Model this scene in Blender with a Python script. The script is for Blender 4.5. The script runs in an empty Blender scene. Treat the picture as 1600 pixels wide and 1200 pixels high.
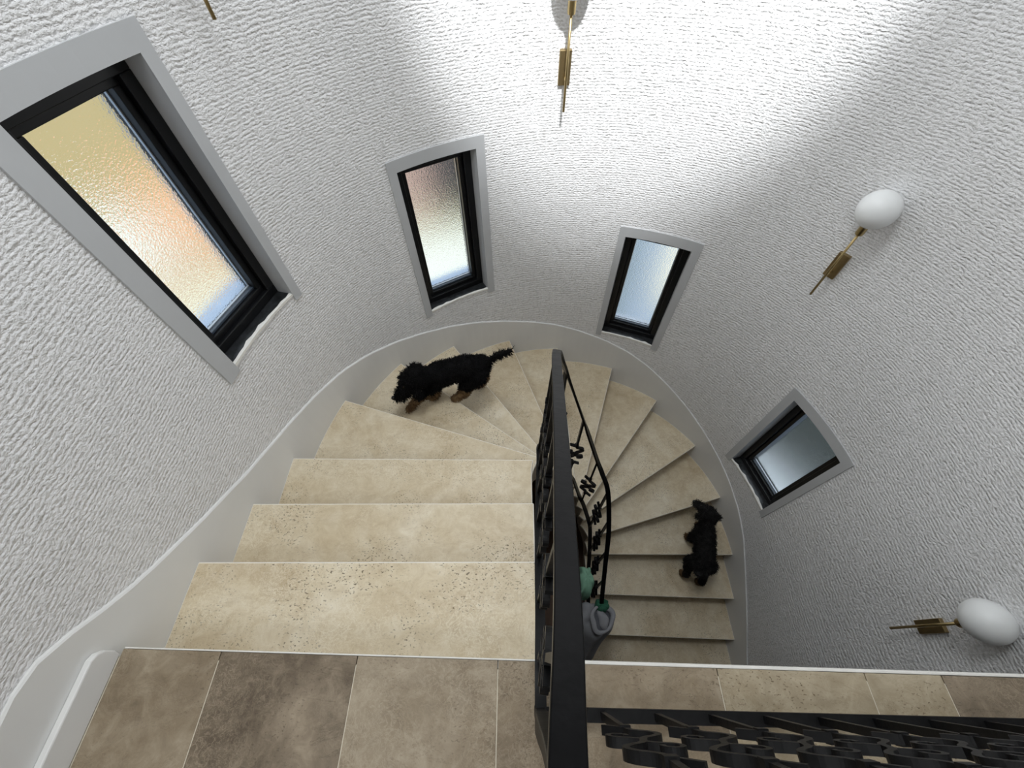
import bpy, bmesh, math, random
from mathutils import Vector, Matrix, noise
random.seed(7)
S = bpy.context.scene
COL = S.collection
V = Vector
PI = math.pi

# ------------------------------------------------------------------ camera
cam = bpy.data.cameras.new('camera')
cam.sensor_width = 36.0
cam.lens = 638.62 / 1600 * 36.0
cam.clip_start = 0.02
co = bpy.data.objects.new('camera', cam); COL.objects.link(co)
R_, U_, F_ = V((.99986, .00635284, -.01548341)), V((.00325616, .83363272, .55230959)), V((-.01641622, .55228266, -.83349528))
co.matrix_world = Matrix(((R_.x, U_.x, -F_.x, 0), (R_.y, U_.y, -F_.y, 0), (R_.z, U_.z, -F_.z, 1.3), (0, 0, 0, 1)))
S.camera = co

# ------------------------------------------------------------------ sky, lamps, exposure
w = bpy.data.worlds.new('overcast_sky'); S.world = w; w.use_nodes = True
bg = w.node_tree.nodes['Background']
bg.inputs[0].default_value = (.78, .89, 1.0, 1); bg.inputs[1].default_value = 1.3

def lamp(name, kind, loc, target, energy, color=(1, 1, 1), **kw):
    d = bpy.data.lights.new(name, kind); d.energy = energy; d.color = color
    for k, v in kw.items(): setattr(d, k, v)
    o = bpy.data.objects.new(name, d); COL.objects.link(o); o.location = loc
    o.rotation_euler = (V(target) - V(loc)).to_track_quat('-Z', 'Y').to_euler()
    return o
lamp('ceiling_panel_lamp', 'AREA', (-.12, 1.1, 3.02), (-.12, 1.1, 0), 28, (.94, .98, 1.0), shape='DISK', size=.8)
lamp('landing_fill_light', 'AREA', (-.7, -1.4, 3.02), (-.7, -1.4, 0), 10, (1, .99, .97), shape='DISK', size=.8)  # added unseen fill behind the camera, brightens the right wall
spot = lamp('ceiling_spot', 'SPOT', (.32, .25, 3.0), (.48, 2.14, .98), 600, (.97, .985, 1.0), spot_size=math.radians(33), spot_blend=.75, shadow_soft_size=.07)
spot.scale = (1.35, 1, 1)
S.view_settings.view_transform = 'Standard'
S.view_settings.look = 'None'
S.view_settings.exposure = 0.15
S.view_settings.gamma = 1
S.view_settings.use_curve_mapping = False
S.cycles.use_denoising = True
S.cycles.max_bounces = 10

# ------------------------------------------------------------------ materials
def srgb(r, g, b):
    f = lambda c: (c / 255 / 12.92) if c / 255 <= .04045 else ((c / 255 + .055) / 1.055) ** 2.4
    return (f(r), f(g), f(b), 1)

class NT:
    def __init__(s, name):
        s.m = bpy.data.materials.new(name); s.m.use_nodes = True
        s.t = s.m.node_tree; s.b = s.t.nodes['Principled BSDF']
    def n(s, typ, **kw):
        nd = s.t.nodes.new(typ)
        for k, v in kw.items():
            if isinstance(k, str) and hasattr(nd, k): setattr(nd, k, v)
            else: nd.inputs[k].default_value = v
        return nd
    def l(s, a, b): s.t.links.new(a, b)
    def setin(s, nd, **kw):
        for k, v in kw.items(): nd.inputs[k].default_value = v
    def ramp(s, fac, stops):
        r = s.t.nodes.new('ShaderNodeValToRGB'); e = r.color_ramp.elements
        while len(e) < len(stops): e.new(.5)
        for el, (p, c) in zip(e, stops): el.position = p; el.color = c if len(c) == 4 else (*c, 1)
        s.l(fac, r.inputs[0]); return r.outputs[0]
    def noise(s, vec, scale, detail=4, rough=.55, dist=0):
        n = s.t.nodes.new('ShaderNodeTexNoise'); s.setin(n, Scale=scale, Detail=detail, Roughness=rough, Distortion=dist)
        s.l(vec, n.inputs['Vector']); return n.outputs['Fac']
    def mix(s, fac, a, b, mode='MIX'):
        n = s.t.nodes.new('ShaderNodeMix'); n.data_type = 'RGBA'; n.blend_type = mode
        for i, v in ((0, fac), (6, a), (7, b)):
            if hasattr(v, 'is_output'): s.l(v, n.inputs[i])
            else: n.inputs[i].default_value = v
        return n.outputs[2]
    def math(s, op, a, b=0.0):
        n = s.t.nodes.new('ShaderNodeMath'); n.operation = op
        for i, v in enumerate((a, b)):
            if hasattr(v, 'is_output'): s.l(v, n.inputs[i])
            else: n.inputs[i].default_value = v
        return n.outputs[0]
    def bump(s, h, strength, dist):
        n = s.t.nodes.new('ShaderNodeBump'); s.setin(n, Strength=strength, Distance=dist)
        s.l(h, n.inputs['Height']); s.l(n.outputs[0], s.b.inputs['Normal'])
    def mapping(s, src, scale=(1, 1, 1), loc=None):
        n = s.t.nodes.new('ShaderNodeMapping'); n.inputs['Scale'].default_value = scale
        s.l(src, n.inputs['Vector'])
        if loc is not None: s.l(loc, n.inputs['Location'])
        return n.outputs[0]

def plain(name, c, rough=.5, metal=0.0, spec=.5, nscale=0, namt=.12, bump=0):
    q = NT(name); s = q.b; s.inputs['Roughness'].default_value = rough; s.inputs['Metallic'].default_value = metal
    s.inputs['Specular IOR Level'].default_value = spec
    if nscale:
        tc = q.n('ShaderNodeTexCoord').outputs['Object']
        f = q.noise(tc, nscale, 5)
        lo = tuple(x * (1 - namt) for x in c[:3]) + (1,); hi = tuple(min(1, x * (1 + namt)) for x in c[:3]) + (1,)
        q.l(q.ramp(f, [(.3, lo), (.7, hi)]), s.inputs['Base Color'])
        if bump: q.bump(f, bump, .004)
    else: s.inputs['Base Color'].default_value = c
    return q.m

def mat_wall():
    q = NT('rough_white_plaster'); s = q.b
    uv = q.n('ShaderNodeTexCoord').outputs['UV']
    warp = q.noise(uv, 16, 3)
    wv = q.n('ShaderNodeCombineXYZ'); q.l(q.math('MULTIPLY', q.math('SUBTRACT', warp, .5), .018), wv.inputs[1])
    add = q.n('ShaderNodeVectorMath'); add.operation = 'ADD'; q.l(uv, add.inputs[0]); q.l(wv.outputs[0], add.inputs[1])
    v = add.outputs[0]
    ridges = q.n('ShaderNodeTexWave', wave_type='BANDS', bands_direction='Y', wave_profile='SIN')
    q.setin(ridges, Scale=25.0, Distortion=1.2, Detail=2.0); ridges.inputs['Detail Scale'].default_value = 6.0
    q.l(v, ridges.inputs['Vector'])
    slub = q.noise(q.mapping(v, (80, 72, 1)), 1.0, 1, .5)                       # knots that break the rows
    knob = q.noise(q.mapping(v, (98, 122, 1)), 1.0, 2, .6)
    dash = q.noise(q.mapping(v, (36, 92, 1)), 1.0, 2, .6)
    cord = q.noise(q.mapping(uv, (60, 9, 1)), 1.0, 2, .5)                       # faint upright threads
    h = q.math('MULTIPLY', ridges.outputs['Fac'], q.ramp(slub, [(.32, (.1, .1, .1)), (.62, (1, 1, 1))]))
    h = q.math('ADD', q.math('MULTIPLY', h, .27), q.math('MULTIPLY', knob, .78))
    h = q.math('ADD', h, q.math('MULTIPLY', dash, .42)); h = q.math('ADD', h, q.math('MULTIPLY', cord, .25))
    q.bump(h, 1.0, .0072)
    # cavity shade painted into the colour: grooves between the rows are greyer
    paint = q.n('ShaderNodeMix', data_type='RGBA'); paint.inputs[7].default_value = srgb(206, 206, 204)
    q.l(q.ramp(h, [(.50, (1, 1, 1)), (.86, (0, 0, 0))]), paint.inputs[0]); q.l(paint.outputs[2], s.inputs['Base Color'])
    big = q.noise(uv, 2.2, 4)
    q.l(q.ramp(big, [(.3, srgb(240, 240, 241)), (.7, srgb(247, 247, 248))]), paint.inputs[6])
    s.inputs['Roughness'].default_value = .75; s.inputs['Specular IOR Level'].default_value = .25
    return q.m

def mat_travertine(name, dark, mid, light, pit, streak=.5, pits=1.0):
    q = NT(name); s = q.b
    tc = q.n('ShaderNodeTexCoord').outputs['Object']
    rnd = q.n('ShaderNodeObjectInfo').outputs['Random']
    off = q.n('ShaderNodeCombineXYZ')
    for i, k in enumerate((17.3, 31.7, 9.1)): q.l(q.math('MULTIPLY', rnd, k), off.inputs[i])
    p = q.mapping(tc, (1, 1, 1), off.outputs[0])
    cloud = q.noise(p, 2.6, 5, .6, 1.1)
    fine = q.noise(p, 17, 8, .7, .8)
    base = q.ramp(cloud, [(.30, dark), (.46, mid), (.66, light)])
    base = q.mix(.45, base, q.ramp(fine, [(.32, dark), (.5, mid), (.68, light)]))
    # pale worm-like calcite veins, gathered in patches
    patch = q.ramp(q.noise(p, 3.7, 3, .55), [(.42, (.12, .12, .12)), (.62, (1, 1, 1))])
    worm = q.noise(p, 30, 3, .6, 1.6); worm2 = q.noise(p, 62, 2, .6, 1.2)
    wm = q.math('MAXIMUM', q.ramp(worm, [(.465, (0, 0, 0)), (.50, (1, 1, 1)), (.535, (0, 0, 0))]), q.math('MULTIPLY', q.ramp(worm2, [(.46, (0, 0, 0)), (.50, (1, 1, 1)), (.54, (0, 0, 0))]), .7))
    wm = q.math('MULTIPLY', wm, patch)
    base = q.mix(q.math('MULTIPLY', wm, streak), base, light)
    crack = q.noise(q.mapping(p, (1.0, 2.6, 1)), 2.3, 9, .72, 1.2)
    base = q.mix(q.ramp(crack, [(.493, (0, 0, 0)), (.5, (.5, .5, .5)), (.507, (0, 0, 0))]), base, dark)
    tone = q.ramp(q.math('FRACT', q.math('MULTIPLY', rnd, 7.31)), [(0, (.87, .85, .82)), (1, (1.0, 1.0, 1.0))])
    base = q.mix(1.0, base, tone, 'MULTIPLY')
    holes = q.noise(q.mapping(p, (1.0, 1.5, 1)), 125, 2, .5)
    where = q.noise(p, 4.1, 4, .6)
    hm = q.math('MULTIPLY', q.ramp(holes, [(.625, (0, 0, 0)), (.655, (1, 1, 1))]), q.ramp(where, [(.46, (0, 0, 0)), (.6, (1, 1, 1))]))
    base = q.mix(q.math('MULTIPLY', hm, .85 * pits), base, pit)
    q.l(base, s.inputs['Base Color'])
    q.bump(q.math('MULTIPLY', hm, -1.0), .5, .003)
    s.inputs['Roughness'].default_value = .42; s.inputs['Specular IOR Level'].default_value = .35
    return q.m

def mat_glass():
    q = NT('frosted_glass'); s = q.b
    tc = q.n('ShaderNodeTexCoord').outputs['Object']
    s.inputs['Base Color'].default_value = (1, 1, 1, 1)
    s.inputs['Transmission Weight'].default_value = 1.0
    s.inputs['IOR'].default_value = 1.35
    s.inputs['Roughness'].default_value = .13
    q.bump(q.noise(tc, 150, 2, .5), .4, .004)
    return q.m

def mat_fur(name, c, c2):
    q = NT(name); s = q.b
    tc = q.n('ShaderNodeTexCoord').outputs['Object']
    q.l(q.ramp(q.noise(tc, 30, 4), [(.35, c), (.7, c2)]), s.inputs['Base Color'])
    s.inputs['Roughness'].default_value = .8; s.inputs['Specular IOR Level'].default_value = .12
    return q.m

M = dict(
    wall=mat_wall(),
    smooth=plain('smooth_white_paint', srgb(232, 232, 230), .5, spec=.35, nscale=3, namt=.03),
    trimw=plain('window_casing_paint', srgb(192, 194, 196), .45, spec=.35, nscale=4, namt=.03),
    white=plain('white_edge_paint', srgb(238, 236, 230), .5, nscale=25, namt=.05),
    ceil=plain('ceiling_paint', srgb(232, 232, 232), .7, nscale=2, namt=.02),
    trav=mat_travertine('light_travertine', srgb(194, 174, 141), srgb(220, 205, 175), srgb(242, 233, 212), srgb(96, 82, 60), .85),
    edge=plain('highlit_travertine_edge', srgb(240, 234, 222), .3, nscale=30, namt=.06),  # nosing highlight put into the colour: paler stone on the tread bevels
    tile=mat_travertine('brown_travertine', srgb(112, 98, 81), srgb(146, 131, 109), srgb(184, 171, 150), srgb(92, 78, 62), .7, .6),
    tile2=mat_travertine('dark_travertine', srgb(84, 72, 59), srgb(118, 105, 88), srgb(170, 155, 134), srgb(72, 60, 48), .6, .5),
    tile3=mat_travertine('yellow_travertine', srgb(138, 124, 100), srgb(164, 150, 125), srgb(198, 186, 163), srgb(104, 88, 66), .5),
    riser=mat_travertine('shaded_riser_travertine', srgb(160, 142, 116), srgb(184, 168, 144), srgb(204, 191, 170), srgb(110, 92, 70)),  # same stone as the treads, with the riser shadow darkened into its colours
    grout=plain('grout', srgb(214, 206, 188), .8, nscale=60, namt=.1),
    core=plain('stair_plaster', srgb(150, 136, 118), .7, nscale=5, namt=.06),
    iron=plain('black_wrought_iron', srgb(15, 15, 16), .45, spec=.22, nscale=60, namt=.3, bump=.25),
    ironrail=plain('worn_black_handrail', srgb(7, 7, 8), .28, spec=.09, nscale=45, namt=.3, bump=.15),
    frame=plain('black_window_frame', srgb(13, 14, 16), .35, spec=.35, nscale=10, namt=.1),
    bead=plain('dark_grey_bead', srgb(62, 72, 84), .25, spec=.6, nscale=10, namt=.1),
    spacer=plain('bright_aluminium_spacer', srgb(190, 196, 202), .3, metal=.6, nscale=10, namt=.05),
    stone=plain('black_granite', srgb(40, 42, 44), .3, spec=.6, nscale=42, namt=.75),
    glass=mat_glass(),
    brass=plain('brushed_brass', srgb(176, 156, 112), .32, metal=1.0, nscale=40, namt=.1),
    brassd=plain('dull_brass', srgb(160, 142, 106), .45, metal=1.0, nscale=40, namt=.1),
    opal=plain('opal_glass', srgb(236, 238, 238), .35, spec=.4, nscale=6, namt=.01),
    black_fur=mat_fur('black_fur', srgb(9, 9, 10), srgb(18, 18, 19)),
    grey_fur=mat_fur('charcoal_fur', srgb(22, 22, 22), srgb(42, 41, 40)),
    tan_fur=mat_fur('tan_fur', srgb(88, 68, 48), srgb(138, 114, 84)),
    nose=plain('wet_nose', srgb(8, 8, 9), .25, nscale=60, namt=.2),
    eye=plain('dark_eye', srgb(34, 26, 20), .08, nscale=60, namt=.1),
    hoodie=plain('grey_jersey', srgb(142, 143, 147), .9, nscale=22, namt=.1, bump=.3),
    hoodlin=plain('dark_grey_lining', srgb(88, 90, 96), .9, nscale=22, namt=.15),
    mint=plain('mint_fabric', srgb(132, 178, 152), .85, nscale=18, namt=.15, bump=.3),
    dgreen=plain('dark_green_fabric', srgb(38, 92, 70), .85, nscale=18, namt=.15),
    wood=plain('brown_floorboards', srgb(112, 78, 50), .5, nscale=6, namt=.25),
)

M['opal'].node_tree.nodes['Principled BSDF'].inputs['Subsurface Weight'].default_value = .6
M['opal'].node_tree.nodes['Principled BSDF'].inputs['Subsurface Radius'].default_value = (.06, .06, .06)

# ------------------------------------------------------------------ helpers
def link(name, bm, mat, parent=None, smooth=False, bevel=0, mats=None, bmat=-1):
    me = bpy.data.meshes.new(name)
    bmesh.ops.recalc_face_normals(bm, faces=bm.faces)
    bm.to_mesh(me); bm.free()
    for m in (mats or [mat]): me.materials.append(m)
    if smooth:
        for p in me.polygons: p.use_smooth = True
    o = bpy.data.objects.new(name, me); COL.objects.link(o)
    if bevel:
        b = o.modifiers.new('bevel', 'BEVEL'); b.width = bevel; b.segments = 2; b.limit_method = 'ANGLE'; b.angle_limit = .6; b.material = bmat
    if parent is not None: o.parent = parent; o.matrix_parent_inverse = parent_inv(parent)
    return o
def parent_inv(p):
    return (Matrix.Translation(p.location) @ p.rotation_euler.to_matrix().to_4x4()).inverted()
def thing(name, label, cat, loc=(0, 0, 0), group=None):
    o = bpy.data.objects.new(name, None); COL.objects.link(o); o.location = loc; o.empty_display_size = .1
    return tag(o, label, cat, group)
def tag(o, label, cat=None, group=None, kind=None):
    o['label'] = label
    if cat: o['category'] = cat
    if group: o['group'] = group
    if kind: o['kind'] = kind
    return o
def prism(bm, pts, z0, z1, mi=0):
    """vertical prism; z0 / z1 may be lists (per point)"""
    n = len(pts)
    zl = z0 if isinstance(z0, list) else [z0] * n; zh = z1 if isinstance(z1, list) else [z1] * n
    a = [bm.verts.new((p[0], p[1], z)) for p, z in zip(pts, zl)]
    b = [bm.verts.new((p[0], p[1], z)) for p, z in zip(pts, zh)]
    fs = [bm.faces.new(a[::-1]), bm.faces.new(b)] + [bm.faces.new((a[i], a[(i + 1) % n], b[(i + 1) % n], b[i])) for i in range(n)]
    for f in fs: f.material_index = mi
def obox(bm, o, ax, ay, az, r0, r1, mi=0):
    """box in an oriented frame: origin o, axes, ranges (x,y,z) r0..r1"""
    vs = []
    for k in (r0[2], r1[2]):
        for (i, j) in ((r0[0], r0[1]), (r1[0], r0[1]), (r1[0], r1[1]), (r0[0], r1[1])):
            vs.append(bm.verts.new(o + ax * i + ay * j + az * k))
    for f in ((3, 2, 1, 0), (4, 5, 6, 7), (0, 1, 5, 4), (1, 2, 6, 5), (2, 3, 7, 6), (3, 0, 4, 7)):
        bm.faces.new([vs[i] for i in f]).material_index = mi
def sweep(bm, pts, wd, ht, side=None, closed_ends=True, taper=None):
    """rectangular bar along a polyline; wd across (side), ht along side x tangent"""
    pts = [V(p) for p in pts]; rings = []
    n = len(pts)
    for i, p in enumerate(pts):
        t = (pts[min(i + 1, n - 1)] - pts[max(i - 1, 0)]).normalized()
        s = V(side) if side is not None else t.cross(V((0, 0, 1)))
        if s.length < 1e-5: s = V((1, 0, 0))
        s = (s - t * s.dot(t)).normalized()
        u = s.cross(t).normalized()
        k = 1 if taper is None else taper[i]
        rings.append([bm.verts.new(p + s * a * wd / 2 * k + u * b * ht / 2 * k) for a, b in ((-1, -1), (1, -1), (1, 1), (-1, 1))])
    for a, b in zip(rings, rings[1:]):
        for i in range(4): bm.faces.new((a[i], a[(i + 1) % 4], b[(i + 1) % 4], b[i]))
    if closed_ends: bm.faces.new(rings[0][::-1]); bm.faces.new(rings[-1])
def tube(bm, pts, rad, seg=10, mi=0):
    pts = [V(p) for p in pts]; n = len(pts); rings = []
    rad = rad if isinstance(rad, (list, tuple)) else [rad] * n
    ref = V((.31, .17, .93))
    for i, p in enumerate(pts):
        t = (pts[min(i + 1, n - 1)] - pts[max(i - 1, 0)]).normalized()
        s = t.cross(ref)
        if s.length < .15: s = t.cross(V((1, 0, 0)))
        s.normalize(); u = s.cross(t)
        rings.append([bm.verts.new(p + (s * math.cos(2 * PI * k / seg) + u * math.sin(2 * PI * k / seg)) * rad[i]) for k in range(seg)])
    for a, b in zip(rings, rings[1:]):
        for i in range(seg): bm.faces.new((a[i], a[(i + 1) % seg], b[(i + 1) % seg], b[i])).material_index = mi
    bm.faces.new(rings[0][::-1]).material_index = mi; bm.faces.new(rings[-1]).material_index = mi
def lathe(bm, base, axis, prof, seg=20, mi=0):
    axis = V(axis).normalized(); s = axis.orthogonal().normalized(); u = axis.cross(s)
    rings = []
    for r, h in prof:
        c = V(base) + axis * h
        rings.append([bm.verts.new(c + (s * math.cos(2 * PI * k / seg) + u * math.sin(2 * PI * k / seg)) * max(r, 1e-4)) for k in range(seg)])
    for a, b in zip(rings, rings[1:]):
        for i in range(seg): bm.faces.new((a[i], a[(i + 1) % seg], b[(i + 1) % seg], b[i])).material_index = mi
    bm.faces.new(rings[0][::-1]).material_index = mi; bm.faces.new(rings[-1]).material_index = mi
def catmull(pts, n=6):
    P = [V(p) for p in pts]; out = []
    for i in range(len(P) - 1):
        a, b, c, d = P[max(i - 1, 0)], P[i], P[i + 1], P[min(i + 2, len(P) - 1)]
        for k in range(n):
            t = k / n
            out.append(.5 * ((2 * b) + (c - a) * t + (2 * a - 5 * b + 4 * c - d) * t * t + (3 * b - a - 3 * c + d) * t ** 3))
    out.append(P[-1]); return out

# ------------------------------------------------------------------ plan of the stairwell (metres; landing floor is z = 0)
CX, CY, RX, RY = .3247, .7116, 1.4045, 1.4254
ICX, ICY, IR = .31, .71, .25
RISE = .1749
YB = -2.2                      # rear wall
ZLOW = -18 * RISE              # lower hall floor
ZTOP = 3.1
L1 = CY - YB
def outer_pts(off):            # polyline left rear -> round the apse -> right rear, with arc length
    rx, ry = RX + off, RY + off
    pts = [V((CX - rx, YB + L1 * i / 40)) for i in range(40)]
    pts += [V((CX + rx * math.cos(a), CY + ry * math.sin(a))) for a in [PI - PI * i / 120 for i in range(121)]]
    pts += [V((CX + rx, CY - L1 * i / 40)) for i in range(1, 41)]
    return pts
def inner_pts():
    pts = [V((ICX - IR, YB + (ICY - YB) * i / 60)) for i in range(60)]
    pts += [V((ICX + IR * math.cos(a), ICY + IR * math.sin(a))) for a in [PI - PI * i / 40 for i in range(41)]]
    pts += [V((ICX + IR, ICY - (ICY - YB) * i / 60)) for i in range(1, 61)]
    return pts
class Path:
    def __init__(s, pts):
        s.p = pts; s.c = [0]
        for a, b in zip(pts, pts[1:]): s.c.append(s.c[-1] + (b - a).length)
    def at(s, q):
        q = max(0, min(q, s.c[-1] - 1e-9))
        import bisect
        i = max(0, min(bisect.bisect_right(s.c, q) - 1, len(s.p) - 2))
        t = (q - s.c[i]) / (s.c[i + 1] - s.c[i]); return s.p[i].lerp(s.p[i + 1], t)
    def near(s, x):
        x = V(x); best = (9, 0)
        for i, (a, b) in enumerate(zip(s.p, s.p[1:])):
            d = b - a; t = max(0, min(1, (x - a).dot(d) / d.dot(d))); e = (a + d * t - x).length
            if e < best[0]: best = (e, s.c[i] + t * d.length)
        return best[1]
    def seg(s, a, b, n): return [s.at(a + (b - a) * i / n) for i in range(n + 1)]
OUT = Path(outer_pts(.011)); INN = Path(inner_pts())
NOSE = {0: ((.06, -.014), (-1.08, .008)), 1: ((.06, .262), (-1.08, .256)), 2: ((.06, .514), (-1.08, .509)), 3: ((.068, .776), (-1.08, .784)),
        4: ((.11, .864), (-.977, 1.209)), 5: ((.165, .914), (-.779, 1.607)), 6: ((.225, .95), (-.467, 1.88)), 7: ((.33, .96), (-.068, 2.076)),
        8: ((.387, .948), (.331, 2.134)), 9: ((.44, .93), (.802, 2.053)), 10: ((.476, .9), (1.201, 1.849)), 11: ((.5, .868), (1.496, 1.489)),
        12: ((.545, .776), (1.673, 1.104)), 13: ((.56, .692), (1.735, .69)), 14: ((.56, .42), (1.728, .388)), 15: ((.56, .145), (1.723, .111)),
        16: ((.56, -.135), (1.729, -.165)), 17: ((.56, -.41), (1.729, -.44))}
SI = {k: INN.near(a) for k, (a, b) in NOSE.items()}
SO = {k: OUT.near(b) for k, (a, b) in NOSE.items()}

# ------------------------------------------------------------------ walls with four window openings
WIN = [  # (ang_lo, ang_hi of opening, z_lo, z_hi, outer ang lo, hi, outer top)
    (156.0, 171.8, .06, .908, 154.4, 174.5, .972),
    (111.6, 128.0, -.63, .28, 109.8, 129.7, .337),
    (61.3, 77.0, -1.157, -.28, 59.4, 78.6, -.214),
    (6.6, 23.0, -1.665, -.80, 4.8, 25.0, -.728)]
WR = .02
def wp(ang, off=WR):           # plan point on the apse at an angle (degrees, as atan2 about the centre)
    a = math.radians(ang); rx, ry = RX + off, RY + off
    k = 1 / math.sqrt((math.cos(a) / rx) ** 2 + (math.sin(a) / ry) ** 2)
    return V((CX + k * math.cos(a), CY + k * math.sin(a)))
def wn(ang):
    p = wp(ang) - V((CX, CY)); n = V((p.x / RX ** 2, p.y / RY ** 2)); n.normalize(); return n
angs = set(round(180 - 2 * i, 3) for i in range(91)); zs = set()
for a0, a1, z0, z1, *_ in WIN:
    angs = {a for a in angs if abs(a - a0) > .7 and abs(a - a1) > .7} | {a0, a1}; zs |= {z0, z1}
angs = sorted(angs, reverse=True)
zz = [ZLOW - .05 + (ZTOP - ZLOW + .05) * i / 60 for i in range(61)]
zz = sorted([z for z in zz if all(abs(z - q) > .02 for q in zs)] + list(zs))
def pitch(z):                  # the trowelled rows grow coarser towards the foot of the wall
    return z if z > 0 else (z + .25 * z * z if z > -1 else -.75 + .5 * (z + 1))
bm = bmesh.new(); uvl = bm.loops.layers.uv.new('UVMap')
arc = [0]
for a, b in zip(angs, angs[1:]): arc.append(arc[-1] + (wp(a) - wp(b)).length)
grid = [[bm.verts.new((*wp(a), z)) for z in zz] for a in angs]
for i in range(len(angs) - 1):
    for j in range(len(zz) - 1):
        am, zm = (angs[i] + angs[i + 1]) / 2, (zz[j] + zz[j + 1]) / 2
        if any(a0 < am < a1 and z0 < zm < z1 for a0, a1, z0, z1, *_ in WIN): continue
        f = bm.faces.new((grid[i][j], grid[i + 1][j], grid[i + 1][j + 1], grid[i][j + 1]))
        for lp, (ii, jj) in zip(f.loops, ((i, j), (i + 1, j), (i + 1, j + 1), (i, j + 1))): lp[uvl].uv = (arc[ii], pitch(zz[jj]))
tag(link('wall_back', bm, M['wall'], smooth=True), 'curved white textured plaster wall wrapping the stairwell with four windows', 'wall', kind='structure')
def flat_wall(name, a, b, u0, label):
    bm = bmesh.new(); uvl = bm.loops.layers.uv.new('UVMap'); n = 8; m = 40; L = (V(b) - V(a)).length
    g = [[bm.verts.new((*(V(a).lerp(V(b), i / n)), zz[0] + (ZTOP - zz[0]) * j / m)) for j in range(m + 1)] for i in range(n + 1)]
    for i in range(n):
        for j in range(m):
            f = bm.faces.new((g[i][j], g[i + 1][j], g[i + 1][j + 1], g[i][j + 1]))
            for lp, (ii, jj) in zip(f.loops, ((i, j), (i + 1, j), (i + 1, j + 1), (i, j + 1))): lp[uvl].uv = (u0 + L * ii / n, pitch(zz[0] + (ZTOP - zz[0]) * jj / m))
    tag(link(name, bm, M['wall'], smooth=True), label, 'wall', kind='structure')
XL, XR = CX - RX - WR, CX + RX + WR
flat_wall('wall_left', (XL, YB), (XL, CY), -L1, 'straight white textured wall beside the upper flight and landing')
flat_wall('wall_right', (XR, CY), (XR, YB), arc[-1], 'straight white textured wall beside the lower flight')
flat_wall('wall_rear', (XR, YB), (XL, YB), 20, 'white textured wall behind the landing')
bm = bmesh.new(); prism(bm, [(XL - .1, YB - .1), (XR + .1, YB - .1), (XR + .1, 2.4), (XL - .1, 2.4)], ZTOP, ZTOP + .1)
tag(link('ceiling', bm, M['ceil']), 'flat white ceiling over the stairwell', 'ceiling', kind='structure')

# ------------------------------------------------------------------ lower hall floor
bm = bmesh.new(); prism(bm, [(XL, YB), (XR, YB), (XR, 2.2), (XL, 2.2)], ZLOW - .06, ZLOW)
tag(link('floor', bm, M['wood']), 'brown floor of the lower hall at the foot of the stairs', 'floor', kind='structure')

# ------------------------------------------------------------------ landing floor with single travertine tiles
edge = lambda x: -.0127 - .0195 * x
fl = bpy.data.objects.new('floor', None); COL.objects.link(fl)
tag(fl, 'landing floor of brown travertine tiles with a white front edge', 'floor', kind='structure')
bm = bmesh.new(); prism(bm, [(XL, YB), (XR, YB), (XR, edge(XR) - .02), (XL, edge(XL) - .02)], -.24, -.0016)
link('landing_slab', bm, M['grout'], fl)
bm = bmesh.new(); prism(bm, [(-1.07, edge(-1.07) - .019), (.1, edge(.1) - .019), (.1, edge(.1) + .003), (-1.07, edge(-1.07) + .003)], -.045, -.013)
prism(bm, [(-1.07, edge(-1.07) - .0005), (.1, edge(.1) - .0005), (.1, edge(.1) + .0035), (-1.07, edge(-1.07) + .003)], -.0135, -.0005)
prism(bm, [(.1, edge(.1) - .0195), (XR, edge(XR) - .0195), (XR, edge(XR) + .0045), (.1, edge(.1) + .0045)], -.2, -.013)
prism(bm, [(.1, edge(.1) - .0035), (XR, edge(XR) - .002), (XR, edge(XR) + .0045), (.1, edge(.1) + .0045)], -.0135, -.0005)
bmesh.ops.remove_doubles(bm, verts=bm.verts, dist=.0002)
link('nosing_strip', bm, M['white'], fl, bevel=.002)
cols = [-1.072, -.801, -.431, -.057, .14, .511, .885, 1.078, 1.45, XR]
rows = [0, -.61, -1.22, -1.83, YB]
mi = ['tile', 'tile2', 'tile', 'tile', 'tile', 'tile3', 'tile3', 'tile2', 'tile']
for r in range(4):
    for c in range(9):
        x0, x1 = cols[c] + .0012, cols[c + 1] - .0012
        if r: x0, x1 = x0 + (0 if c == 0 else .12 * (r % 2)), x1 + (0 if c == 8 else .12 * (r % 2))
        f = (lambda x: edge(x) - .0012 - (.0025 if x > .1 else 0)) if r == 0 else (lambda x: rows[r] - .002)
        bm = bmesh.new(); dz = random.uniform(-.0006, .0006)
        n = 3
        prism(bm, [(x0, rows[r + 1] + .002), (x1, rows[r + 1] + .002)] + [(x1 + (x0 - x1) * i / n, f(x1 + (x0 - x1) * i / n)) for i in range(n + 1)], -.012, dz)
        link('tile', bm, M[mi[c] if r == 0 else random.choice(mi)], fl, bevel=.0012)

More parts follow.
